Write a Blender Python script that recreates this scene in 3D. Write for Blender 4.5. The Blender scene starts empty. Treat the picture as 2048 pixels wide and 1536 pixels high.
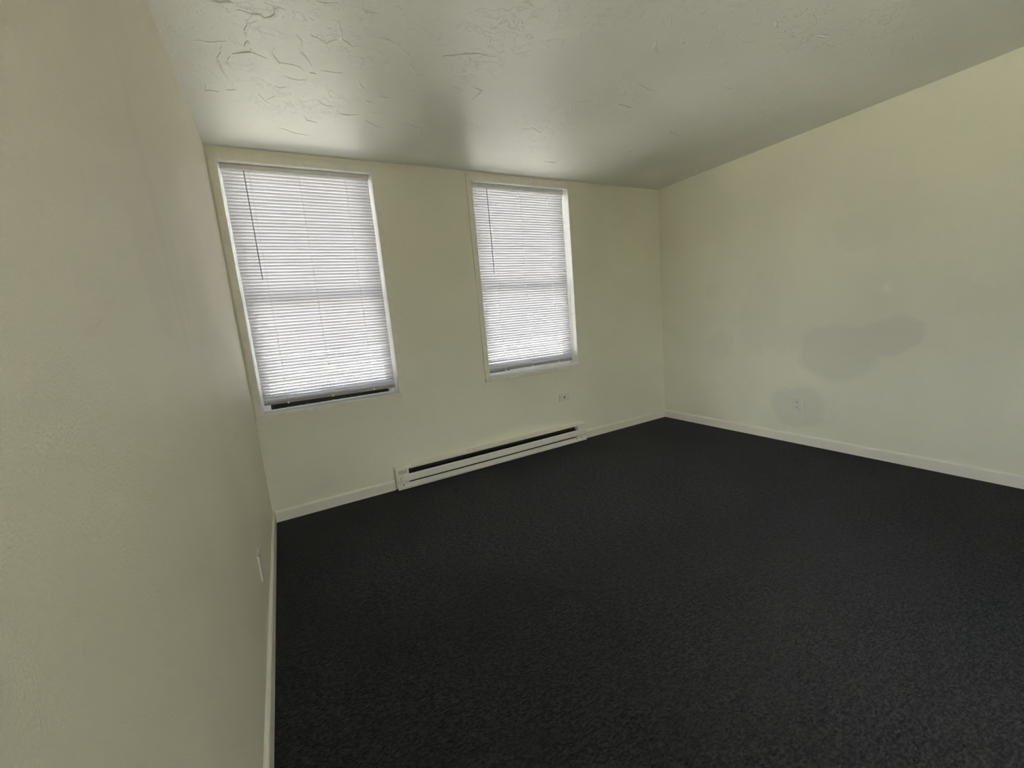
import bpy, bmesh, math, random
from mathutils import Vector, Matrix

S = bpy.context.scene
COL = S.collection
random.seed(7)

# ---------------------------------------------------------------- camera
CAM = Vector((0.2164, -3.1492, 1.2321))
YAW, PITCH, ROLL = 0.4989, -0.1575, -0.0879
fwd = Vector((math.sin(YAW)*math.cos(PITCH), math.cos(YAW)*math.cos(PITCH), math.sin(PITCH)))
r0 = Vector((math.cos(YAW), -math.sin(YAW), 0)); u0 = r0.cross(fwd)
rgt = math.cos(ROLL)*r0 + math.sin(ROLL)*u0
upv = -math.sin(ROLL)*r0 + math.cos(ROLL)*u0
cd = bpy.data.cameras.new('camera'); cam = bpy.data.objects.new('camera', cd); COL.objects.link(cam)
cd.sensor_width = 36.0; cd.lens = 827.18/2048*36.0; cd.clip_start = 0.02
M = Matrix((rgt, upv, -fwd)).transposed().to_4x4(); M.translation = CAM
cam.matrix_world = M
S.camera = cam

# ---------------------------------------------------------------- sky, sun, exposure
w = bpy.data.worlds.new('sky'); S.world = w; w.use_nodes = True
nt = w.node_tree; nt.nodes.clear()
sky = nt.nodes.new('ShaderNodeTexSky'); sky.sky_type = 'NISHITA'; sky.sun_disc = False
sky.sun_elevation = math.radians(48); sky.sun_rotation = math.radians(200); sky.dust_density = 4.0; sky.air_density = 0.8
hs = nt.nodes.new('ShaderNodeHueSaturation'); hs.inputs['Saturation'].default_value = 0.35   # hazy white sky
bg = nt.nodes.new('ShaderNodeBackground'); bg.inputs['Strength'].default_value = 0.26
wo = nt.nodes.new('ShaderNodeOutputWorld')
nt.links.new(sky.outputs[0], hs.inputs['Color']); nt.links.new(hs.outputs[0], bg.inputs[0]); nt.links.new(bg.outputs[0], wo.inputs[0])

sd = bpy.data.lights.new('sun', 'SUN'); sd.energy = 13.0; sd.angle = math.radians(0.6); sd.color = (1.0, 0.96, 0.9)
sun = bpy.data.objects.new('sun', sd); COL.objects.link(sun)
sun.rotation_euler = Vector((0.50, 0.05, -0.86)).to_track_quat('-Z', 'Y').to_euler()      # from behind the house, over its roof
S.view_settings.view_transform = 'Standard'; S.view_settings.look = 'None'
S.view_settings.gamma = 1.0; S.view_settings.use_curve_mapping = False
S.view_settings.exposure = 3.1
cy = S.cycles
cy.max_bounces = 10; cy.diffuse_bounces = 6; cy.glossy_bounces = 3; cy.transmission_bounces = 5; cy.transparent_max_bounces = 8
cy.caustics_reflective = False; cy.caustics_refractive = False
cy.sample_clamp_indirect = 6.0

# ---------------------------------------------------------------- materials
def new_mat(name):
    m = bpy.data.materials.new(name); m.use_nodes = True
    return m, m.node_tree, m.node_tree.nodes['Principled BSDF']

def nd(nt, typ, **kw):
    n = nt.nodes.new(typ)
    for k, v in kw.items(): setattr(n, k, v)
    return n

def math_(nt, op, a, b=None, c=None, clamp=False):
    n = nt.nodes.new('ShaderNodeMath'); n.operation = op; n.use_clamp = clamp
    for i, v in enumerate((a, b, c)):
        if v is None: continue
        if isinstance(v, (int, float)): n.inputs[i].default_value = v
        else: nt.links.new(v, n.inputs[i])
    return n.outputs[0]

def smooth(nt, v, lo, hi, a=0.0, b=1.0):
    n = nt.nodes.new('ShaderNodeMapRange'); n.interpolation_type = 'SMOOTHSTEP'
    nt.links.new(v, n.inputs['Value'])
    n.inputs['From Min'].default_value = lo; n.inputs['From Max'].default_value = hi
    n.inputs['To Min'].default_value = a; n.inputs['To Max'].default_value = b
    return n.outputs['Result']

def noise(nt, vec, scale, detail=2.0, rough=0.5, dist=0.0, col=False):
    n = nt.nodes.new('ShaderNodeTexNoise'); nt.links.new(vec, n.inputs['Vector'])
    n.inputs['Scale'].default_value = scale; n.inputs['Detail'].default_value = detail
    n.inputs['Roughness'].default_value = rough; n.inputs['Distortion'].default_value = dist
    return n.outputs['Color'] if col else n.outputs['Fac']

def mixc(nt, fac, a, b):
    n = nt.nodes.new('ShaderNodeMix'); n.data_type = 'RGBA'
    if isinstance(fac, (int, float)): n.inputs[0].default_value = fac
    else: nt.links.new(fac, n.inputs[0])
    for i, v in ((6, a), (7, b)):
        if isinstance(v, tuple): n.inputs[i].default_value = (*v, 1)
        else: nt.links.new(v, n.inputs[i])
    return n.outputs[2]

def bump(nt, h, dist, strength=1.0, prev=None):
    n = nt.nodes.new('ShaderNodeBump'); nt.links.new(h, n.inputs['Height'])
    n.inputs['Distance'].default_value = dist; n.inputs['Strength'].default_value = strength
    if prev is not None: nt.links.new(prev, n.inputs['Normal'])
    return n.outputs[0]

def plain(name, col, rough=0.5, spec=0.5, metal=0.0, var=0.04, scale=30.0, bmp=0.0):
    m, nt, b = new_mat(name)
    tc = nd(nt, 'ShaderNodeTexCoord').outputs['Object']
    f = noise(nt, tc, scale, 3)
    c = mixc(nt, smooth(nt, f, 0.3, 0.7), tuple(x*(1-var) for x in col), tuple(min(1, x*(1+var)) for x in col))
    nt.links.new(c, b.inputs['Base Color'])
    b.inputs['Roughness'].default_value = rough; b.inputs['Metallic'].default_value = metal
    b.inputs['Specular IOR Level'].default_value = spec
    if bmp: nt.links.new(bump(nt, noise(nt, tc, 400, 2), bmp), b.inputs['Normal'])
    return m

def patch_mask(nt, vec, patches, warp):
    """union of soft-edged ellipses (centre, half sizes, turn) on the wall plane, edges wobbled by noise"""
    n = nd(nt, 'ShaderNodeVectorMath', operation='MULTIPLY_ADD')
    wn = noise(nt, vec, 5.0, 3, col=True)
    sb = nd(nt, 'ShaderNodeVectorMath', operation='SUBTRACT'); nt.links.new(wn, sb.inputs[0]); sb.inputs[1].default_value = (0.5, 0.5, 0.5)
    nt.links.new(sb.outputs[0], n.inputs[0]); n.inputs[1].default_value = (warp, warp, warp); nt.links.new(vec, n.inputs[2])
    out = None
    for (ax, ay, hx, hy, turn, amt, soft) in patches:
        mp = nd(nt, 'ShaderNodeMapping', vector_type='TEXTURE')
        mp.inputs['Location'].default_value = (0, ax, ay); mp.inputs['Rotation'].default_value = (turn, 0, 0)
        mp.inputs['Scale'].default_value = (1e3, hx, hy)
        nt.links.new(n.outputs[0], mp.inputs['Vector'])
        ln = nd(nt, 'ShaderNodeVectorMath', operation='LENGTH'); nt.links.new(mp.outputs[0], ln.inputs[0])
        v = smooth(nt, ln.outputs['Value'], 1-soft, 1+soft, amt, 0.0)
        out = v if out is None else math_(nt, 'MAXIMUM', out, v)
    return out

def wall_paint(name, col, patches=None, patch_col=None, warp=0.12, rough=0.5, spec=0.4, grain=0.0017):
    m, nt, b = new_mat(name)
    tc = nd(nt, 'ShaderNodeTexCoord').outputs['Object']
    big = smooth(nt, noise(nt, tc, 1.3, 3), 0.3, 0.7)
    c = mixc(nt, big, tuple(x*0.975 for x in col), tuple(x*1.025 for x in col))
    if patches:
        c = mixc(nt, patch_mask(nt, tc, patches, warp), c, patch_col)
    # scuffs and specks of dirt
    sp = smooth(nt, noise(nt, tc, 38, 2), 0.80, 0.84)
    c = mixc(nt, math_(nt, 'MULTIPLY', sp, 0.5), c, tuple(x*0.5 for x in col))
    nt.links.new(c, b.inputs['Base Color'])
    b.inputs['Roughness'].default_value = rough; b.inputs['Specular IOR Level'].default_value = spec
    h1 = bump(nt, noise(nt, tc, 210, 3, 0.65), grain, 1.0)
    h2 = bump(nt, noise(nt, tc, 14, 4, 0.55), 0.006, 0.25, h1)
    h3 = bump(nt, smooth(nt, noise(nt, tc, 9, 4, 0.6, 1.5), 0.63, 0.68), 0.0012, 0.18, h2)
    nt.links.new(h3, b.inputs['Normal'])
    return m

CREAM = (0.79, 0.772, 0.63)
mat_wall = wall_paint('cream_wall_paint', CREAM)
mat_wall_left = wall_paint('cream_wall_paint_brushed', (0.79, 0.742, 0.595),
    [(-1.80, 1.55, 0.05, 0.32, 0.15, 0.55, 0.25), (-1.95, 1.40, 0.10, 0.16, 0.5, 0.45, 0.3), (-1.66, 1.42, 0.07, 0.12, 0.0, 0.5, 0.2),
     (-1.45, 0.95, 0.16, 0.5, 0.1, 0.35, 0.5), (-0.55, 0.75, 0.14, 0.5, 0.0, 0.3, 0.5), (-2.1, 1.9, 0.12, 0.4, 0.4, 0.35, 0.4)],
    (0.735, 0.69, 0.57), warp=0.10)
mat_wall_right = wall_paint('cream_wall_paint_touched_up', CREAM,
    [(-1.60, 0.76, 0.25, 0.22, 0.1, 1.0, 0.16), (-1.88, 0.87, 0.24, 0.13, -0.35, 0.9, 0.16), (-1.36, 0.31, 0.20, 0.18, 0.0, 0.85, 0.16),
     (-1.05, 1.08, 0.16, 0.36, 0.15, 0.28, 0.15), (-0.68, 0.80, 0.12, 0.13, 0.5, 0.45, 0.2), (-1.75, 1.62, 0.18, 0.14, 0.0, 0.35, 0.15),
     (-1.28, 0.86, 0.33, 0.10, 0.0, 0.30, 0.3), (-0.62, 1.32, 0.07, 0.07, 0.0, 0.3, 0.15)],
    (0.725, 0.70, 0.592), warp=0.13)

def ceiling_paint():
    m, nt, b = new_mat('troweled_ceiling_paint')
    tc = nd(nt, 'ShaderNodeTexCoord').outputs['Object']
    b.inputs['Base Color'].default_value = (0.76, 0.76, 0.715, 1)
    f = smooth(nt, noise(nt, tc, 2.0, 2), 0.3, 0.7)
    nt.links.new(mixc(nt, f, (0.75, 0.75, 0.69), (0.78, 0.78, 0.72)), b.inputs['Base Color'])
    b.inputs['Roughness'].default_value = 0.42; b.inputs['Specular IOR Level'].default_value = 0.5
    fine = bump(nt, noise(nt, tc, 170, 3, 0.6), 0.0011, 0.7)
    knock = noise(nt, tc, 9, 5, 0.6, 0.6)
    amt = smooth(nt, noise(nt, tc, 1.7, 2), 0.42, 0.60)
    step = math_(nt, 'MULTIPLY', smooth(nt, knock, 0.54, 0.56), amt)
    b2 = bump(nt, step, 0.0018, 0.75, fine)
    step2 = math_(nt, 'MULTIPLY', smooth(nt, noise(nt, tc, 21, 4, 0.55, 0.8), 0.60, 0.63), amt)
    b3 = bump(nt, step2, 0.0014, 0.6, b2)
    nt.links.new(b3, b.inputs['Normal'])
    return m
mat_ceiling = ceiling_paint()

def carpet():
    m, nt, b = new_mat('charcoal_loop_carpet')
    tc = nd(nt, 'ShaderNodeTexCoord').outputs['Object']
    mp = nd(nt, 'ShaderNodeMapping'); mp.inputs['Rotation'].default_value = (0, 0, math.radians(8)); mp.inputs['Scale'].default_value = (0.55, 1.0, 1.0)
    nt.links.new(tc, mp.inputs['Vector'])
    loops = noise(nt, mp.outputs[0], 130, 4, 0.7)
    mid = noise(nt, mp.outputs[0], 60, 3, 0.6)
    big = noise(nt, tc, 1.6, 3, 0.5)
    v = math_(nt, 'ADD', math_(nt, 'MULTIPLY', loops, 0.72), math_(nt, 'MULTIPLY', mid, 0.28))
    v = smooth(nt, v, 0.41, 0.62)
    c = mixc(nt, v, (0.0015, 0.0015, 0.0016), (0.040, 0.040, 0.039))
    fl = smooth(nt, noise(nt, mp.outputs[0], 230, 2, 0.5), 0.62, 0.70)
    c = mixc(nt, math_(nt, 'MULTIPLY', fl, 0.5), c, (0.095, 0.095, 0.093))
    c = mixc(nt, smooth(nt, big, 0.35, 0.75, 0.0, 0.25), c, (0.020, 0.020, 0.021))
    # paler middle of the room: window light pool painted into the carpet colour
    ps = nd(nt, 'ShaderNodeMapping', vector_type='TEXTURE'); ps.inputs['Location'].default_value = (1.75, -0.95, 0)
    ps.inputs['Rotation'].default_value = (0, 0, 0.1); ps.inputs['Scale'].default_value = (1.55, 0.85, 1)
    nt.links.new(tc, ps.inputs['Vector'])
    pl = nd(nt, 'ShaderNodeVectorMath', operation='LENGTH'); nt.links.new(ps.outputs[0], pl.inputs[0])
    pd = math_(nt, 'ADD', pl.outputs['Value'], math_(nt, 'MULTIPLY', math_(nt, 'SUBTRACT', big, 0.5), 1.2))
    light_pool = smooth(nt, pd, 0.35, 1.25, 1.0, 0.0)
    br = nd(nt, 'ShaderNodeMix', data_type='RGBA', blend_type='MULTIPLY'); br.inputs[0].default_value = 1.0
    nt.links.new(c, br.inputs[6]); nt.links.new(mixc(nt, light_pool, (0.85, 0.85, 0.85), (1.75, 1.78, 1.82)), br.inputs[7])
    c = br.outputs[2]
    # small dark spill near the heater
    pos = nd(nt, 'ShaderNodeVectorMath', operation='SUBTRACT'); nt.links.new(tc, pos.inputs[0]); pos.inputs[1].default_value = (1.193, -0.339, 0)
    ln = nd(nt, 'ShaderNodeVectorMath', operation='LENGTH'); nt.links.new(pos.outputs[0], ln.inputs[0])
    d = math_(nt, 'ADD', ln.outputs['Value'], math_(nt, 'MULTIPLY', mid, 0.05))
    c = mixc(nt, smooth(nt, d, 0.045, 0.060, 0.85, 0.0), c, (0.006, 0.006, 0.006))
    nt.links.new(c, b.inputs['Base Color'])
    b.inputs['Roughness'].default_value = 0.9; b.inputs['Specular IOR Level'].default_value = 0.25
    b.inputs['Sheen Weight'].default_value = 0.07; b.inputs['Sheen Roughness'].default_value = 0.35
    b.inputs['Sheen Tint'].default_value = (0.75, 0.8, 0.95, 1)
    nt.links.new(bump(nt, math_(nt, 'ADD', loops, math_(nt, 'MULTIPLY', mid, 0.6)), 0.012, 1.0), b.inputs['Normal'])
    return m
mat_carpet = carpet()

mat_trim = plain('cream_semigloss_trim', (0.80, 0.77, 0.67), 0.35, 0.5, bmp=0.0004, var=0.015)
mat_casing = plain('cream_casing_paint', (0.79, 0.76, 0.65), 0.42, 0.5, bmp=0.0006)
mat_white = plain('white_reveal_paint', (0.84, 0.83, 0.77), 0.35, 0.5, bmp=0.0005)
mat_vinyl = plain('white_vinyl', (0.86, 0.87, 0.87), 0.35)
mat_strip = plain('strip_black', (0.012, 0.012, 0.012), 0.7, var=0.3)
mat_plate = plain('ivory_plastic', (0.70, 0.68, 0.60), 0.35)
mat_plate_worn = plain('almond_plastic', (0.74, 0.72, 0.60), 0.4)
mat_hole = plain('dark_recess', (0.015, 0.014, 0.012), 0.8, 0.1)
mat_screw = plain('painted_screw', (0.55, 0.53, 0.46), 0.35)
mat_enamel = plain('almond_heater_enamel', (0.77, 0.75, 0.65), 0.32, 0.5, bmp=0.0003)
mat_fin = plain('shade_dark_aluminium_fin', (0.05, 0.048, 0.042), 0.6, metal=0.2)  # shade of the heater slot put into the fin colour
mat_slot_shade = plain('heater_slot_shade', (0.03, 0.028, 0.025), 0.7, 0.2)  # shade inside the heater, painted as a dark colour
mat_wand = plain('clear_grey_wand', (0.36, 0.35, 0.37), 0.25)
mat_cord = plain('white_cord', (0.88, 0.87, 0.86), 0.7)
mat_rail = plain('white_blind_metal', (0.66, 0.64, 0.60), 0.35)
mat_asphalt = plain('grey_asphalt', (0.27, 0.26, 0.235), 0.95, 0.1, var=0.2, scale=2.0)
mat_bottom = plain('taupe_bottom_rail', (0.44, 0.42, 0.40), 0.4)
mat_house = plain('outside_render', (0.45, 0.43, 0.40), 0.9, 0.1)
mat_ground = plain('pale_concrete_yard', (0.52, 0.50, 0.47), 0.95, 0.1, var=0.1, scale=0.5)

def slat_material():
    m = bpy.data.materials.new('white_vinyl_slat'); m.use_nodes = True
    nt = m.node_tree; nt.nodes.clear()
    tc = nd(nt, 'ShaderNodeTexCoord').outputs['Object']
    c = mixc(nt, smooth(nt, noise(nt, tc, 6, 2), 0.3, 0.7), (0.70, 0.695, 0.735), (0.73, 0.725, 0.765))
    df = nd(nt, 'ShaderNodeBsdfDiffuse'); tr = nd(nt, 'ShaderNodeBsdfTranslucent'); gl = nd(nt, 'ShaderNodeBsdfGlossy')
    nt.links.new(c, df.inputs[0]); nt.links.new(c, tr.inputs[0]); gl.inputs['Roughness'].default_value = 0.35
    m1 = nd(nt, 'ShaderNodeMixShader'); m1.inputs[0].default_value = 0.045
    nt.links.new(df.outputs[0], m1.inputs[1]); nt.links.new(tr.outputs[0], m1.inputs[2])
    m2 = nd(nt, 'ShaderNodeMixShader'); m2.inputs[0].default_value = 0.04
    nt.links.new(m1.outputs[0], m2.inputs[1]); nt.links.new(gl.outputs[0], m2.inputs[2])
    o = nd(nt, 'ShaderNodeOutputMaterial'); nt.links.new(m2.outputs[0], o.inputs[0])
    return m
mat_slat = slat_material()

def glass_material():
    m = bpy.data.materials.new('window_glass'); m.use_nodes = True
    nt = m.node_tree; nt.nodes.clear()
    tp = nd(nt, 'ShaderNodeBsdfTransparent'); gl = nd(nt, 'ShaderNodeBsdfGlossy'); gl.inputs['Roughness'].default_value = 0.02
    tp.inputs[0].default_value = (0.93, 0.95, 0.94, 1)
    fr = nd(nt, 'ShaderNodeFresnel'); fr.inputs['IOR'].default_value = 1.45
    mx = nd(nt, 'ShaderNodeMixShader'); nt.links.new(fr.outputs[0], mx.inputs[0])
    nt.links.new(tp.outputs[0], mx.inputs[1]); nt.links.new(gl.outputs[0], mx.inputs[2])
    o = nd(nt, 'ShaderNodeOutputMaterial'); nt.links.new(mx.outputs[0], o.inputs[0])
    return m
mat_glass = glass_material()

# ---------------------------------------------------------------- mesh helpers
def obj(name, bm, mat, parent=None, smooth_=False):
    me = bpy.data.meshes.new(name)
    bmesh.ops.recalc_face_normals(bm, faces=bm.faces)
    bm.to_mesh(me); bm.free(); me.materials.append(mat)
    if smooth_:
        me.polygons.foreach_set('use_smooth', [True]*len(me.polygons))
    o = bpy.data.objects.new(name, me); COL.objects.link(o)
    if parent: o.parent = parent
    return o

def add_box(bm, x0, x1, y0, y1, z0, z1, bev=0.0, seg=2):
    g = bmesh.ops.create_cube(bm, size=1.0)
    vs = g['verts']
    for v in vs:
        v.co = Vector((x0 + (v.co.x+.5)*(x1-x0), y0 + (v.co.y+.5)*(y1-y0), z0 + (v.co.z+.5)*(z1-z0)))
    if bev:
        es = list({e for v in vs for e in v.link_edges})
        bmesh.ops.bevel(bm, geom=es, offset=bev, segments=seg, affect='EDGES', profile=0.5)

def box(name, x0, x1, y0, y1, z0, z1, mat, parent=None, bev=0.0, seg=2):
    bm = bmesh.new(); add_box(bm, x0, x1, y0, y1, z0, z1, bev, seg)
    return obj(name, bm, mat, parent)

def add_prism(bm, poly, axis, a, b):
    """poly: list of 2-D points in the two other axes (in x,y,z order); extruded from a to b along axis"""
    def mk(p, t):
        c = [0, 0, 0]; c[axis] = t
        o = [i for i in range(3) if i != axis]; c[o[0]], c[o[1]] = p
        return bm.verts.new(c)
    A = [mk(p, a) for p in poly]; B = [mk(p, b) for p in poly]
    n = len(poly)
    for i in range(n):
        bm.faces.new((A[i], A[(i+1) % n], B[(i+1) % n], B[i]))
    bm.faces.new(A[::-1]); bm.faces.new(B)

def prism(name, poly, axis, a, b, mat, parent=None):
    bm = bmesh.new(); add_prism(bm, poly, axis, a, b)
    return obj(name, bm, mat, parent)

def add_cyl(bm, c0, c1, r0_, r1_=None, n=12):
    r1_ = r0_ if r1_ is None else r1_
    c0, c1 = Vector(c0), Vector(c1); d = (c1-c0).normalized()
    a = d.orthogonal().normalized(); b = d.cross(a)
    A = [bm.verts.new(c0 + r0_*(math.cos(2*math.pi*i/n)*a + math.sin(2*math.pi*i/n)*b)) for i in range(n)]
    B = [bm.verts.new(c1 + r1_*(math.cos(2*math.pi*i/n)*a + math.sin(2*math.pi*i/n)*b)) for i in range(n)]
    for i in range(n):
        bm.faces.new((A[i], A[(i+1) % n], B[(i+1) % n], B[i]))
    bm.faces.new(A[::-1]); bm.faces.new(B)

def cyl(name, c0, c1, r, mat, parent=None, r1=None, n=12):
    bm = bmesh.new(); add_cyl(bm, c0, c1, r, r1, n)
    return obj(name, bm, mat, parent)

def empty(name, loc=(0, 0, 0)):
    o = bpy.data.objects.new(name, None); COL.objects.link(o); o.empty_display_size = 0.05
    o.location = loc
    return o

def keep(child, parent):
    child.parent = parent
    child.matrix_parent_inverse = Matrix.Translation(-parent.location)

def thing(name, label, cat, loc, group=None):
    o = empty(name, loc); o['label'] = label; o['category'] = cat
    if group: o['group'] = group
    return o

def struct(o, label=None):
    o['kind'] = 'structure'
    if label: o['label'] = label
    return o

# ---------------------------------------------------------------- the room shell
H, W, REAR, T = 2.40, 3.84, -4.60, 0.20
WIN = [(0.0444, 0.9583, 0.7410, 2.3238), (1.7166, 2.6726, 0.7427, 2.3326)]

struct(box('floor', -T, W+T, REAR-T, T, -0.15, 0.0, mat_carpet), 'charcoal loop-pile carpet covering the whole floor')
ceiling = struct(box('ceiling', -T, W+T, REAR-T, T, H, H+0.15, mat_ceiling), 'off-white ceiling with skip-troweled plaster texture')
struct(box('wall_right', W, W+T, REAR-T, T, 0, H, mat_wall_right), 'cream painted wall with greyish touch-up patches around the outlet')

def wall_with_holes(WIN, y0=0.0, xa_=0.0, xb_=W):
    bm = bmesh.new()
    xs = sorted({xa_, xb_, *[v for a in WIN for v in a[:2]]}); zs = sorted({0.0, H, *[v for a in WIN for v in a[2:]]})
    hole = lambda x, z: any(a[0] < x < a[1] and a[2] < z < a[3] for a in WIN)
    V = {}
    def v(x, y, z):
        k = (x, y, z)
        if k not in V: V[k] = bm.verts.new(k)
        return V[k]
    for i in range(len(xs)-1):
        for j in range(len(zs)-1):
            xa, xb, za, zb = xs[i], xs[i+1], zs[j], zs[j+1]
            if hole((xa+xb)/2, (za+zb)/2): continue
            bm.faces.new((v(xa, y0, za), v(xb, y0, za), v(xb, y0, zb), v(xa, y0, zb)))
            bm.faces.new((v(xa, y0+T, zb), v(xb, y0+T, zb), v(xb, y0+T, za), v(xa, y0+T, za)))
            for (dx, dz, p, q) in ((-1, 0, (xa, za), (xa, zb)), (1, 0, (xb, zb), (xb, za)), (0, -1, (xb, za), (xa, za)), (0, 1, (xa, zb), (xb, zb))):
                ii, jj = i+dx, j+dz
                out = not (0 <= ii < len(xs)-1 and 0 <= jj < len(zs)-1)
                if out or hole((xs[ii]+xs[ii+1])/2, (zs[jj]+zs[jj+1])/2):
                    bm.faces.new((v(p[0], y0, p[1]), v(q[0], y0, q[1]), v(q[0], y0+T, q[1]), v(p[0], y0+T, p[1])))
    return bm
struct(obj('wall_back', wall_with_holes(WIN), mat_wall), 'cream painted wall with the two blind-covered windows')
REAR_FILL_WIN = (0.8, 1.5, 0.55, 2.15)  # unseen opening, added for extra daylight
struct(obj('wall_rear', wall_with_holes([REAR_FILL_WIN], REAR-T), mat_wall), 'cream painted wall behind the viewer')
SIDE_FILL_WIN = (-4.45, -2.9, 0.70, 2.15)                                   # along y; unseen opening behind the viewer, added to brighten the walls
bm = wall_with_holes([SIDE_FILL_WIN], 0.0, REAR-T, T)
for v in bm.verts: v.co = Vector((v.co.y-T, v.co.x, v.co.z))
struct(obj('wall_left', bm, mat_wall_left), 'cream painted wall close on the left')

# troweled ridges of the ceiling plaster, each a low wedge hanging from the surface
RIDGES = [
  [(0.264, -1.261), (0.279, -1.265), (0.309, -1.259), (0.334, -1.263), (0.352, -1.255), (0.371, -1.264), (0.379, -1.287), (0.381, -1.313), (0.396, -1.326), (0.418, -1.321)],
  [(0.194, -1.277), (0.217, -1.282), (0.241, -1.296), (0.258, -1.294)],
  [(0.289, -1.219), (0.288, -1.186), (0.283, -1.155), (0.282, -1.114)],
  [(0.288, -1.094), (0.279, -1.082), (0.275, -1.055)],
  [(0.105, -1.024), (0.128, -1.033), (0.167, -1.039), (0.2, -1.056), (0.217, -1.062)],
  [(0.227, -0.985), (0.269, -1.01), (0.294, -1.019), (0.325, -1.008), (0.353, -0.998)],
  [(0.295, -1.044), (0.294, -1.017)],
  [(0.375, -1.087), (0.376, -1.048), (0.382, -1.009), (0.396, -0.985), (0.441, -0.99), (0.472, -0.984), (0.492, -0.961)],
  [(0.456, -1.196), (0.476, -1.17), (0.484, -1.135), (0.479, -1.1), (0.495, -1.065), (0.516, -1.037), (0.526, -1.004)],
  [(0.507, -1.249), (0.509, -1.214), (0.535, -1.199), (0.568, -1.187), (0.591, -1.215), (0.605, -1.226)],
  [(0.559, -0.985), (0.583, -0.986), (0.615, -0.99), (0.652, -1.0)],
  [(0.42, -0.887), (0.444, -0.876), (0.476, -0.878), (0.512, -0.888)],
  [(0.38, -0.789), (0.396, -0.778), (0.429, -0.798)],
  [(0.561, -0.724), (0.58, -0.711), (0.611, -0.68), (0.648, -0.683)],
  [(0.671, -0.648), (0.684, -0.619), (0.725, -0.615), (0.778, -0.632)],
  [(0.709, -1.322), (0.738, -1.29), (0.791, -1.298), (0.828, -1.28), (0.867, -1.254), (0.907, -1.22), (0.952, -1.2)],
  [(0.916, -1.171), (0.94, -1.149), (0.97, -1.095), (1.013, -1.111)],
  [(0.728, -0.974), (0.739, -0.935), (0.769, -0.892)],
  [(0.796, -0.795), (0.822, -0.784)],
  [(0.839, -0.85), (0.892, -0.854)],
  [(0.949, -0.946), (1.014, -0.965)],
  [(1.03, -1.266), (1.068, -1.288), (1.111, -1.319), (1.158, -1.341), (1.223, -1.346)],
  [(0.517, -0.53), (0.534, -0.489), (0.584, -0.475)],
  [(0.392, -0.347), (0.426, -0.345), (0.466, -0.312), (0.513, -0.302), (0.559, -0.304)],
  [(0.817, -0.617), (0.835, -0.576), (0.897, -0.534), (0.945, -0.523)],
  [(0.991, -0.614), (1.06, -0.612), (1.144, -0.587), (1.167, -0.512), (1.218, -0.47)],
  [(0.103, -0.707), (0.104, -0.657), (0.145, -0.654)],
  [(0.179, -0.683), (0.219, -0.701)],
  [(0.309, -0.693), (0.332, -0.635), (0.353, -0.613)],
  [(0.513, -1.406), (0.538, -1.404), (0.582, -1.427)],
  [(0.779, -1.493), (0.801, -1.476)],
  [(0.665, -1.432), (0.685, -1.419), (0.725, -1.43)],
  [(0.719, -1.205), (0.724, -1.151), (0.718, -1.09), (0.724, -1.046)],
  [(0.6, -1.331), (0.613, -1.278), (0.626, -1.234), (0.669, -1.199)],
  [(1.246, -1.098), (1.321, -1.077), (1.306, -0.96)],
  [(0.199, -1.045), (0.174, -0.931), (0.185, -0.833), (0.201, -0.759)],
  [(0.218, -0.961), (0.207, -0.915), (0.212, -0.888)],
  [(0.38, -0.699), (0.345, -0.649)],
  [(1.163, -1.068), (1.226, -1.043)],
  [(0.825, -0.688), (0.898, -0.69)],
  [(0.521, -0.956), (0.545, -0.952)],
  [(1.214, -1.684), (1.253, -1.678)],
  [(1.341, -1.718), (1.378, -1.674), (1.396, -1.604), (1.399, -1.571)],
  [(1.207, -1.691), (1.252, -1.682)],
  [(1.889, -1.708), (1.92, -1.673), (1.977, -1.645)],
  [(1.805, -1.875), (1.88, -1.793), (1.899, -1.757)],
  [(1.987, -1.773), (2.046, -1.731)],
  [(2.077, -1.421), (2.158, -1.399), (2.229, -1.397)],
  [(1.872, -1.16), (1.943, -1.185), (1.968, -1.222)],
  [(1.861, -1.127), (1.9, -1.065), (1.896, -1.032)],
  [(2.57, -1.205), (2.664, -1.146), (2.767, -1.044), (2.894, -1.021), (2.914, -1.09), (2.878, -1.235), (2.88, -1.343)],
  [(2.414, -1.689), (2.376, -1.742)],
  [(2.723, -2.009), (2.8, -2.019)],
  [(2.591, -2.016), (2.69, -2.045)],
  [(2.742, -2.216), (2.804, -2.181)],
  [(2.347, -1.606), (2.379, -1.612)],
  [(2.356, -1.312), (2.413, -1.337)],
  [(1.74, -0.758), (1.811, -0.799), (1.899, -0.752)],
  [(2.125, -1.218), (2.25, -1.214)],
  [(2.294, -2.006), (2.346, -1.984)],
  [(1.854, -1.909), (1.89, -1.862)],
  [(2.194, -0.34), (2.31, -0.346)],
  [(2.748, -0.751), (2.764, -0.657)],
  [(2.604, -1.57), (2.64, -1.569)],
  [(2.095, -1.842), (2.198, -1.749)],
  [(2.258, -1.869), (2.359, -1.879)],
]

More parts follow.
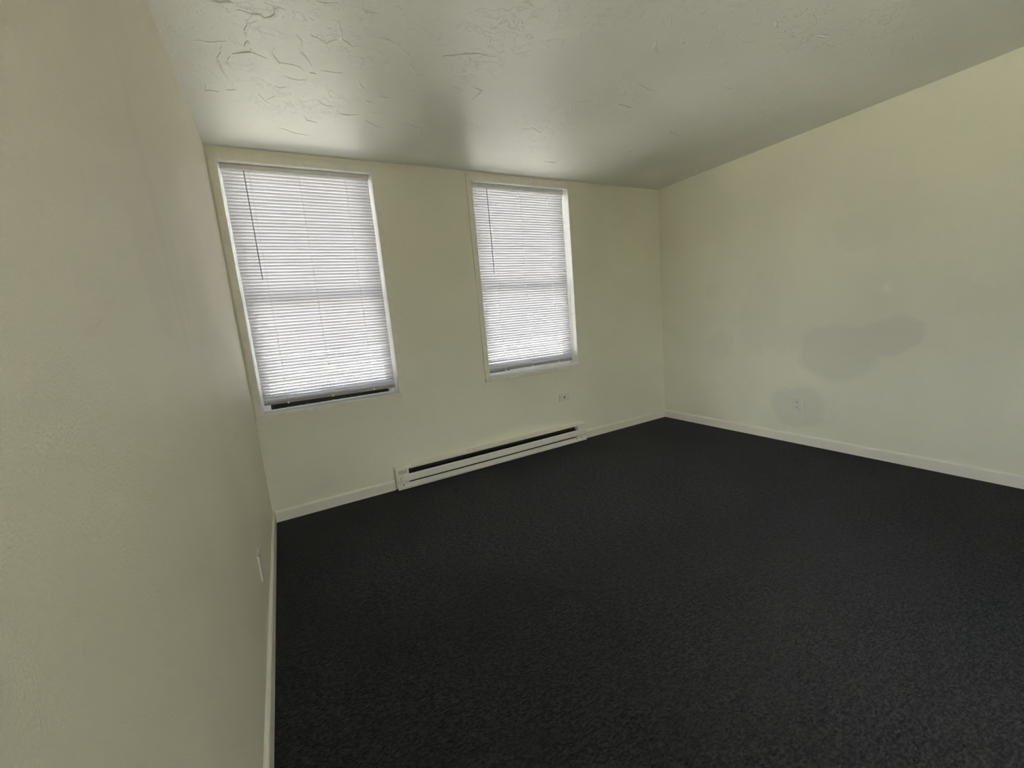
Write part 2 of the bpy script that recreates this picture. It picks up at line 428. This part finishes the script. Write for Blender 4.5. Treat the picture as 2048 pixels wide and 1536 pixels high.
def ridges():
    bm = bmesh.new()
    rnd = random.Random(3)
    for pl in RIDGES:
        pts = [Vector((x, y, 0)) for x, y in pl]
        fine = [pts[0]]
        for a, b in zip(pts, pts[1:]):
            n = max(1, int((b-a).length/0.018))
            for k in range(1, n+1):
                q = a.lerp(b, k/n)
                if not (k == n and b is pts[-1]): q = q + Vector((rnd.uniform(-.004, .004), rnd.uniform(-.004, .004), 0))
                fine.append(q)
        n = len(fine); rows = []
        hgt = rnd.uniform(0.0020, 0.0042)
        for i, q in enumerate(fine):
            t = (fine[min(i+1, n-1)] - fine[max(i-1, 0)]).normalized(); s = Vector((-t.y, t.x, 0))
            if s.y > 0: s = -s                        # steep side faces away from the windows
            k = min(1.0, 0.15 + 0.85*math.sin(math.pi*(i+0.3)/(n-0.4)))*rnd.uniform(0.6, 1.1)
            h = hgt*k; wdt = 0.0035*k + 0.001
            rows.append([bm.verts.new(Vector((c.x, c.y, z))) for c, z in (
                (q - s*0.016*k, H+0.0002), (q - s*wdt*0.3, H-h), (q + s*wdt*0.25, H-h*0.95), (q + s*wdt*0.55, H+0.0002))])
        for r, r2 in zip(rows, rows[1:]):
            for c in range(3): bm.faces.new((r[c], r[c+1], r2[c+1], r2[c]))
            bm.faces.new((r[3], r[0], r2[0], r2[3]))
        bm.faces.new(rows[0][::-1]); bm.faces.new(rows[-1])
    return bm
rg = obj('plaster_ridges', ridges(), mat_ceiling, ceiling); rg['kind'] = 'stuff'

# baseboards with a rounded top edge
HB, TB = 0.079, 0.014
def bprof(s):      # profile (depth from wall * s, z)
    return [(0, 0), (s*TB, 0), (s*TB, HB-0.014), (s*TB*0.93, HB-0.008), (s*TB*0.72, HB-0.003), (s*TB*0.4, HB-0.0005), (0, HB)]
struct(prism('baseboard_left', bprof(1), 1, REAR, 0.0, mat_trim), 'cream baseboard running along the left wall')
struct(prism('baseboard_right', [(W+a, z) for a, z in bprof(-1)], 1, REAR, 0.0, mat_trim), 'cream baseboard running along the right wall')
struct(prism('baseboard_back', bprof(-1), 0, TB, 0.826, mat_trim), 'short cream baseboard between the left corner and the heater')
struct(prism('baseboard_back', bprof(-1), 0, 2.676, W-TB, mat_trim), 'cream baseboard between the heater and the right corner')
struct(prism('baseboard_rear', [(REAR+a, z) for a, z in bprof(1)], 0, TB, W-TB, mat_trim), 'cream baseboard behind the viewer')

# ---------------------------------------------------------------- windows
def build_window(n, op, label, cas):
    x0, x1, z0, z1 = op
    root = empty('window_%d' % n, ((x0+x1)/2, 0.1, z0)); struct(root, label)
    P = lambda o: (keep(o, root), o)[1]
    # thin flat casing boards on the wall face
    cl, cr, cb, ct = cas
    th = 0.010
    P(box('casing_board', x0-cl, x0, -th, 0.004, z0, z1, mat_casing, bev=0.0015))
    P(box('casing_board', x1, x1+cr, -th, 0.004, z0-cb, z1+ct, mat_casing, bev=0.0015))
    P(box('casing_board', x0-cl, x1, -th*0.9, 0.004, z1, z1+ct, mat_casing, bev=0.0015))
    if n == 1:     # lower board stops short, cut on a slant
        P(prism('casing_board', [(x0-cl, z0-cb), (x1-0.10, z0-cb), (x1-0.075, z0-0.006), (x1-0.075, z0), (x0-cl, z0)], 1, -0.016, 0.004, mat_casing))
        P(box('filler_strip', x1-0.073, x1, -th*0.5, 0.004, z0-cb*0.85, z0, mat_casing, bev=0.001))
    else:
        P(box('casing_board', x0-cl, x1+cr, -0.016, 0.004, z0-cb, z0, mat_casing, bev=0.0015))
    # lining boards of the reveal
    d = 0.198; k = 0.006
    P(box('jamb', x0, x0+k, -th-0.001, d, z0, z1, mat_white, bev=0.001))
    P(box('jamb', x1-k, x1, -th-0.001, d, z0, z1, mat_white, bev=0.001))
    P(box('head_jamb', x0+k, x1-k, -th-0.001, d, z1-k, z1, mat_white, bev=0.001))
    P(box('sill', x0+k, x1-k, -0.0165, d, z0, z0+k, mat_white, bev=0.001))
    # vinyl frame, its stops and the two sashes
    a0, a1, b0, b1 = x0+k, x1-k, z0+k, z1-k
    fw = 0.030; fs = 0.007 if n == 1 else 0.022
    for (p, q, r, s) in ((a0, a0+fw, b0, b1), (a1-fw, a1, b0, b1)):
        P(box('side_frame', p, q, 0.118, 0.196, r, s, mat_vinyl, bev=0.003))
    P(box('frame_head', a0+fw, a1-fw, 0.118, 0.196, b1-fw, b1, mat_vinyl, bev=0.003))
    P(box('frame_sill', a0+fw, a1-fw, 0.100, 0.196, b0, b0+fs, mat_vinyl, bev=0.003))
    zm = 1.46
    def sash(y, zb, zt, name):
        s0, s1 = a0+fw-0.004, a1-fw+0.004; sw = 0.032
        bm = bmesh.new()
        add_box(bm, s0, s0+sw, y, y+0.028, zb, zt, 0.003); add_box(bm, s1-sw, s1, y, y+0.028, zb, zt, 0.003)
        add_box(bm, s0+sw, s1-sw, y+0.001, y+0.027, zb, zb+sw, 0.003); add_box(bm, s0+sw, s1-sw, y+0.001, y+0.027, zt-sw, zt, 0.003)
        so = P(obj(name, bm, mat_vinyl))
        g = box('pane', s0+sw-0.006, s1-sw+0.006, y+0.012, y+0.016, zb+sw-0.006, zt-sw+0.006, mat_glass, so)
        g.matrix_parent_inverse = Matrix.Identity(4)
        return so
    sash(0.126, b0+0.056, zm+0.02, 'lower_sash')
    sash(0.160, zm-0.02, b1-fw+0.004, 'upper_sash')
    # black strip along the gap under the lower sash
    e = 0.035 if n == 1 else 0.0
    ws = 0.006
    bm = bmesh.new()
    rnd = random.Random(n)
    xa, xb = a0+fw+0.008+e*0.3, (a1-fw-0.010-e*0.3 if n == 1 else 1.99)
    N = 40; rows = []
    for i in range(N+1):
        x = xa + (xb-xa)*i/N
        j = rnd.uniform(-1, 1)
        lo, hi = b0+fs-0.0005+max(0, j)*0.003, b0+0.058
        yf = 0.118 + rnd.uniform(-1, 1)*0.002
        rows.append([bm.verts.new(c) for c in ((x, yf, lo), (x, yf-0.003, (lo+hi)/2), (x, yf, hi), (x, 0.176, hi), (x, 0.176, lo))])
    for r, r2 in zip(rows, rows[1:]):
        for c in range(5): bm.faces.new((r[c], r[(c+1) % 5], r2[(c+1) % 5], r2[c]))
    bm.faces.new(rows[0][::-1]); bm.faces.new(rows[-1])
    P(obj('black_strip', bm, mat_strip))
    P(box('end_block', a0+fw-0.002, xa-0.0005, 0.120, 0.176, b0+fs-0.001, b0+0.060, mat_vinyl, bev=0.002))
    P(box('end_block', xb+0.0005, a1-fw+0.002, 0.120, 0.176, b0+fs-0.001, b0+0.060, mat_vinyl, bev=0.002))
    if n == 1:
        bm = bmesh.new()
        bmesh.ops.create_circle(bm, segments=12, radius=0.001)
        bm.clear()
        R_, r_ = 0.014, 0.0022
        ring = []
        for i in range(16):
            t = 2*math.pi*i/16
            ring.append([bm.verts.new((xb-0.004 + (R_ + r_*math.cos(u))*math.cos(t)*0.6, 0.110 + r_*math.sin(u), b0+0.040 + (R_ + r_*math.cos(u))*math.sin(t))) for u in (0, math.pi/2, math.pi, 1.5*math.pi)])
        for i in range(16):
            for c in range(4): bm.faces.new((ring[i][c], ring[i][(c+1) % 4], ring[(i+1) % 16][(c+1) % 4], ring[(i+1) % 16][c]))
        P(obj('pull_loop', bm, mat_vinyl))
    return root
build_window(1, WIN[0], 'large sash window beside the left corner, in a thin cream casing', (0.036, 0.033, 0.030, 0.040))
build_window(2, WIN[1], 'sash window nearer the right wall, in a thin cream casing', (0.037, 0.022, 0.030, 0.050))

def build_fill_window(n, op, label, turn):  # unseen windows added to bring in fill daylight
    x0, x1, z0, z1 = op
    root = struct(empty('window_%d' % n), label)
    def P(o):
        me = o.data
        if turn:
            for v in me.vertices: v.co = Vector((-(T+v.co.y)-0.0, v.co.x, v.co.z))     # now in the left wall
            me.flip_normals()
        else:
            for v in me.vertices: v.co.y += REAR
        o.parent = root; return o
    y0, y1, f = -0.15, -0.09, 0.045
    if turn: y0, y1 = y0+0.03, y1+0.03
    ym = (y0+y1)/2
    for a, b in ((x0, x0+f), (x1-f, x1), ((x0+x1)/2-f/2, (x0+x1)/2+f/2)):
        P(box('frame_post', a, b, y0, y1, z0, z1, mat_vinyl, bev=0.003))
    for a, b in ((z0, z0+f), (z1-f, z1)):
        P(box('frame_rail', x0+f, x1-f, y0+0.002, y1-0.002, a, b, mat_vinyl, bev=0.003))
    xm = (x0+x1)/2
    for a, b in ((x0+f-0.005, xm-f/2+0.005), (xm+f/2-0.005, x1-f+0.005)):
        P(box('pane', a, b, ym-0.002, ym+0.002, z0+f-0.005, z1-f+0.005, mat_glass))
build_fill_window(3, SIDE_FILL_WIN, 'added fill-light window in the left wall, unseen behind the viewer', True)
build_fill_window(4, REAR_FILL_WIN, 'added fill-light window in the rear wall, unseen behind the viewer', False)

# ---------------------------------------------------------------- blinds
TILT = math.radians(57.0)
def slat_mesh(length):
    """a 25 mm crowned vinyl slat, room-side edge up; local origin at its middle"""
    bm = bmesh.new()
    n = 6; ch = 0.0255; crown = 0.0020
    pr = []
    for i in range(n+1):
        u = -ch/2 + ch*i/n
        pr.append((u, crown*(1-(2*u/ch)**2)))
    c, s = math.cos(TILT), math.sin(TILT)
    # u>0 runs towards the room (-y) and up
    P = [(-u*c - h*s*-1*-1, u*s + h*c*-1*-1) for u, h in pr]
    xs = [-length/2, -length/2+0.004, length/2-0.004, length/2]
    rows = [[bm.verts.new((x, y, z)) for (y, z) in P] for x in xs]
    for a, b in zip(rows, rows[1:]):
        for i in range(n): bm.faces.new((a[i], a[i+1], b[i+1], b[i]))
    me = bpy.data.meshes.new('slat'); bm.to_mesh(me); bm.free()
    me.materials.append(mat_slat); me.polygons.foreach_set('use_smooth', [True]*len(me.polygons))
    return me

def build_blind(x0, x1, ztop, zbot, cords, wx, wz, label, seed):
    yc = 0.050
    root = thing('window_blind', label, 'blind', ((x0+x1)/2, yc, ztop), 'white mini blinds on the two windows')
    P = lambda o: (keep(o, root), o)[1]
    # headrail: a U-channel with a rolled lower lip
    hr = P(prism('headrail', [(0.030, ztop-0.028), (0.028, ztop-0.026), (0.028, ztop), (0.030, ztop+0.001), (0.030, ztop-0.024), (0.064, ztop-0.024), (0.064, ztop), (0.066, ztop), (0.066, ztop-0.028)],
              0, x0, x1, mat_rail))
    for xe in (x0+0.001, x1-0.003):
        P(box('end_bracket', xe-0.001, xe+0.003, 0.0265, 0.068, ztop-0.030, ztop+0.004, mat_rail, bev=0.0008))
    rnd = random.Random(seed)
    skew = 0.013 if seed == 1 else 0.003
    L = x1-x0-0.006
    me = slat_mesh(L)
    zs0 = ztop-0.028-0.010; zs1 = zbot+0.018
    n = int(round((zs0-zs1)/0.0206)); p = (zs0-zs1)/n
    for i in range(n+1):
        o = bpy.data.objects.new('slat', me); COL.objects.link(o); o.parent = root
        o.location = (rnd.uniform(-.0008, .0008), rnd.uniform(-.0004, .0004), zs0-p*i - ztop + rnd.uniform(-.0004, .0004))
        f = i/n                                      # the ladder lets the lower slats hang a little more open
        more = math.radians(5.0)*(1 - min(1.0, max(0.0, (f-0.15)/0.65))**1.3)
        o.rotation_euler = (-more + rnd.uniform(-.02, .02), skew*max(0.0, (f-0.8)/0.2) + rnd.uniform(-.0006, .0006), 0)
    # bottom rail, tilted like the slats
    br = prism('bottom_rail', [(-0.0125, -0.004), (-0.012, 0.003), (-0.008, 0.005), (0.008, 0.005), (0.012, 0.003), (0.0125, -0.004), (0.010, -0.005), (-0.010, -0.005)], 0, -L/2, L/2, mat_bottom)
    br.parent = root; br.location = (0, 0, zbot+0.006-ztop); br.rotation_euler = (math.radians(-55.0), skew, 0)
    for cx in cords:
        for s, nm in ((-1, 'ladder_cord'), (1, 'ladder_cord')):
            off = s*(0.0125*math.cos(TILT)+0.0016)
            P(cyl(nm, (cx, yc+off, ztop-0.026), (cx, yc+off, zbot+0.004), 0.0008, mat_cord, n=5))
        P(cyl('lift_cord', (cx+0.006, yc-0.0125*math.cos(TILT)-0.0012, ztop-0.026), (cx+0.006, yc-0.0125*math.cos(TILT)-0.0012, zbot+0.004), 0.0006, mat_cord, n=5))
        bt = cyl('cord_button', (0, -0.008, -0.004), (0, -0.015, -0.007), 0.006, mat_vinyl, n=10)
        bt.parent = root; bt.location = (cx-(x0+x1)/2, -0.004, zbot+0.006-ztop)
    # tilt wand hanging from its hook
    wd = P(cyl('tilt_wand', (wx, 0.018, wz), (wx, 0.020, ztop-0.040), 0.0032, mat_wand, n=6))
    P(cyl('wand_hook', (wx, 0.020, ztop-0.041), (wx, 0.032, ztop-0.020), 0.0022, mat_cord, n=6))
    return root
build_blind(0.0615, 0.940, 2.314, 0.797, (0.207, 0.490, 0.778), 0.183, 1.614,
            'white mini blind lowered over the window beside the left corner', 1)
build_blind(1.7350, 2.640, 2.323, 0.790, (1.901, 2.186, 2.476), 1.867, 1.613,
            'white mini blind lowered over the window above the telephone jack', 2)

# ---------------------------------------------------------------- baseboard heater
hx0, hx1 = 0.832, 2.672
ht = thing('baseboard_heater', 'long almond electric baseboard heater under the two windows', 'heater', ((hx0+hx1)/2, -0.03, 0))
P = lambda o: (keep(o, ht), o)[1]
ex0, ex1 = hx0+0.100, hx1-0.094        # inner faces of the end boxes
D = 0.066
P(box('back_panel', hx0+0.002, hx1-0.002, -0.004, 0.0, 0.012, 0.176, mat_enamel))
# sloping top cap with a turned-down front lip
P(prism('top_cap', [(0.0, 0.180), (0.0, 0.176), (-0.048, 0.165), (-0.048, 0.158), (-0.051, 0.157), (-0.052, 0.168)], 0, hx0, hx1, mat_enamel))
P(prism('louver', [(-0.040, 0.163), (-0.046, 0.156), (-0.044, 0.1555), (-0.038, 0.1625)], 0, ex0, ex1, mat_screw))
fp = P(prism('front_panel', [(-0.056, 0.120), (-0.060, 0.119), (-0.064, 0.112), (-D, 0.068), (-0.063, 0.064), (-0.058, 0.064), (-0.058, 0.068), (-0.0625, 0.070), (-0.060, 0.112), (-0.056, 0.117)], 0, hx0+0.004, hx1-0.002, mat_enamel))
P(prism('bottom_lip', [(-0.004, 0.006), (-0.062, 0.006), (-0.064, 0.010), (-0.0635, 0.022), (-0.040, 0.046), (-0.037, 0.045), (-0.058, 0.022), (-0.058, 0.012), (-0.004, 0.012)], 0, hx0+0.004, hx1-0.002, mat_enamel))
for a, b in ((hx0, ex0), (ex1, hx1)):
    P(prism('end_box', [(-0.004, 0.012), (-0.038, 0.012), (-0.038, 0.062), (-0.054, 0.066), (-0.054, 0.163), (-0.004, 0.172)], 0, a, b, mat_enamel))
P(box('slot_shade_sheet', ex0, ex1, -0.0075, -0.0045, 0.020, 0.160, mat_slot_shade))  # dark sheet added so the slot looks shaded
P(cyl('element_tube', (ex0, -0.030, 0.095), (ex1, -0.030, 0.095), 0.009, mat_fin, n=10))
bm = bmesh.new()
x = ex0+0.01
while x < ex1-0.005:
    add_box(bm, x, x+0.0008, -0.052, -0.008, 0.070, 0.122); x += 0.008
fn = P(obj('element_fins', bm, mat_fin)); fn['kind'] = 'stuff'
for x in (0.985, 1.137, 1.439, 1.574, 1.85, 2.10, 2.35):
    P(cyl('fin_clip', (x, -0.0525, 0.127), (x, -0.046, 0.127), 0.006, mat_hole, n=8))
# vent perforations of the control end
for r in range(4):
    for c in range(9):
        xx = hx0+0.020+c*0.0075+(0.00375 if r % 2 else 0); zz = 0.131+r*0.0072
        P(cyl('vent_hole', (xx, -0.0545, zz), (xx, -0.052, zz), 0.0024, mat_hole, n=6))
kb = P(cyl('thermostat_knob', (hx0+0.053, -0.064, 0.090), (hx0+0.053, -0.082, 0.090), 0.025, mat_enamel, r1=0.0225, n=28))
kr = cyl('dial_face', (hx0+0.053, -0.0815, 0.090), (hx0+0.053, -0.0845, 0.090), 0.0165, mat_enamel, kb, n=28); kr.matrix_parent_inverse = Matrix.Identity(4)
ki = box('pointer_rib', hx0+0.0515, hx0+0.0545, -0.083, -0.079, 0.1075, 0.1125, mat_screw, kb); ki.matrix_parent_inverse = Matrix.Identity(4)
P(box('pointer_notch', hx0+0.043, hx0+0.047, -0.0655, -0.060, 0.116, 0.1215, mat_screw))
for xx in (hx0+0.05, 2.560, 2.615):
    P(cyl('screw', (xx, -0.0525, 0.037), (xx, -0.046, 0.037), 0.0042, mat_hole, n=8))
for xx in (ex1+0.001, ):
    P(box('seam', xx-0.0006, xx+0.0006, -0.0645, -0.058, 0.071, 0.115, mat_screw))

# ---------------------------------------------------------------- wall plates
def plate(parent, w_, h_, mat, th=0.006, name='cover_plate'):
    """plate standing on local z-up wall: local x across, local -y out of the wall"""
    bm = bmesh.new(); add_box(bm, -w_/2, w_/2, -th, 0, -h_/2, h_/2)
    es = [e for e in bm.edges if all(v.co.y < -th*0.5 for v in e.verts)]
    bmesh.ops.bevel(bm, geom=es, offset=0.0022, segments=2, affect='EDGES')
    o = obj(name, bm, mat, parent); return o

out = thing('wall_outlet', 'ivory duplex outlet low on the right wall, on a greyish touch-up patch', 'outlet', (W, -1.361, 0.332))
out.rotation_euler = (0, 0, math.radians(-90))
plate(out, 0.071, 0.116, mat_plate, 0.0075)
for s in (1, -1):
    bm = bmesh.new(); add_cyl(bm, (0, -0.005, s*0.0195), (0, -0.0092, s*0.0195), 0.0172, n=24)
    for v in bm.verts: v.co.z = s*0.0195 + max(-0.0138, min(0.0138, v.co.z - s*0.0195))
    rc = obj('receptacle', bm, mat_plate, out)
    for sx, hh in ((-0.0064, 0.0036), (0.0064, 0.0044)):
        box('slot', sx-0.0013, sx+0.0013, -0.0096, -0.0088, s*0.0195+0.003-hh, s*0.0195+0.003+hh, mat_hole, rc)
    bm = bmesh.new(); add_cyl(bm, (0, -0.0088, s*0.0195-0.0080), (0, -0.0096, s*0.0195-0.0080), 0.0027, n=10); obj('ground_hole', bm, mat_hole, rc)
bm = bmesh.new(); add_cyl(bm, (0, -0.007, 0), (0, -0.0087, 0), 0.0034, n=12); obj('screw', bm, mat_screw, out)

jk = thing('telephone_jack', 'small sideways wall jack plate with one socket, right of the heater under the window', 'wall jack', (2.480, 0.0, 0.4515))
plate(jk, 0.116, 0.071, mat_plate_worn, 0.009)
box('jack_socket', -0.009, 0.005, -0.0098, -0.007, -0.0065, 0.0075, mat_hole, jk, bev=0.001)
for sx in (-0.045, 0.045):
    bm = bmesh.new(); add_cyl(bm, (sx, -0.008, 0), (sx, -0.0098, 0), 0.0034, n=12); obj('screw', bm, mat_screw, jk)

lp = thing('blank_wall_plate', 'ivory cover plate seen edge-on, low on the left wall', 'wall plate', (0.0, -1.183, 0.295))
lp.rotation_euler = (0, 0, math.radians(90))
plate(lp, 0.070, 0.115, mat_plate, 0.0065)
for sz in (-0.042, 0.042):
    bm = bmesh.new(); add_cyl(bm, (0, -0.0055, sz), (0, -0.0078, sz), 0.0034, n=12); obj('screw', bm, mat_screw, lp)

# ---------------------------------------------------------------- outdoors, below the windows
struct(box('ground', -80, 80, T, 120, -3.3, -3.0, mat_ground), 'pale concrete yard far below the windows')
struct(box('added_asphalt_ground', -80, 80, -80, T, -3.3, -3.0, mat_asphalt), 'added asphalt behind the house, unseen, toned for bounce light')  # unseen; grey tone chosen for the bounce into the added windows
struct(box('wall_outside_lower', -T, W+T, REAR-T, T-0.001, -3.0, -0.15, mat_house), 'storey of the house under the room')
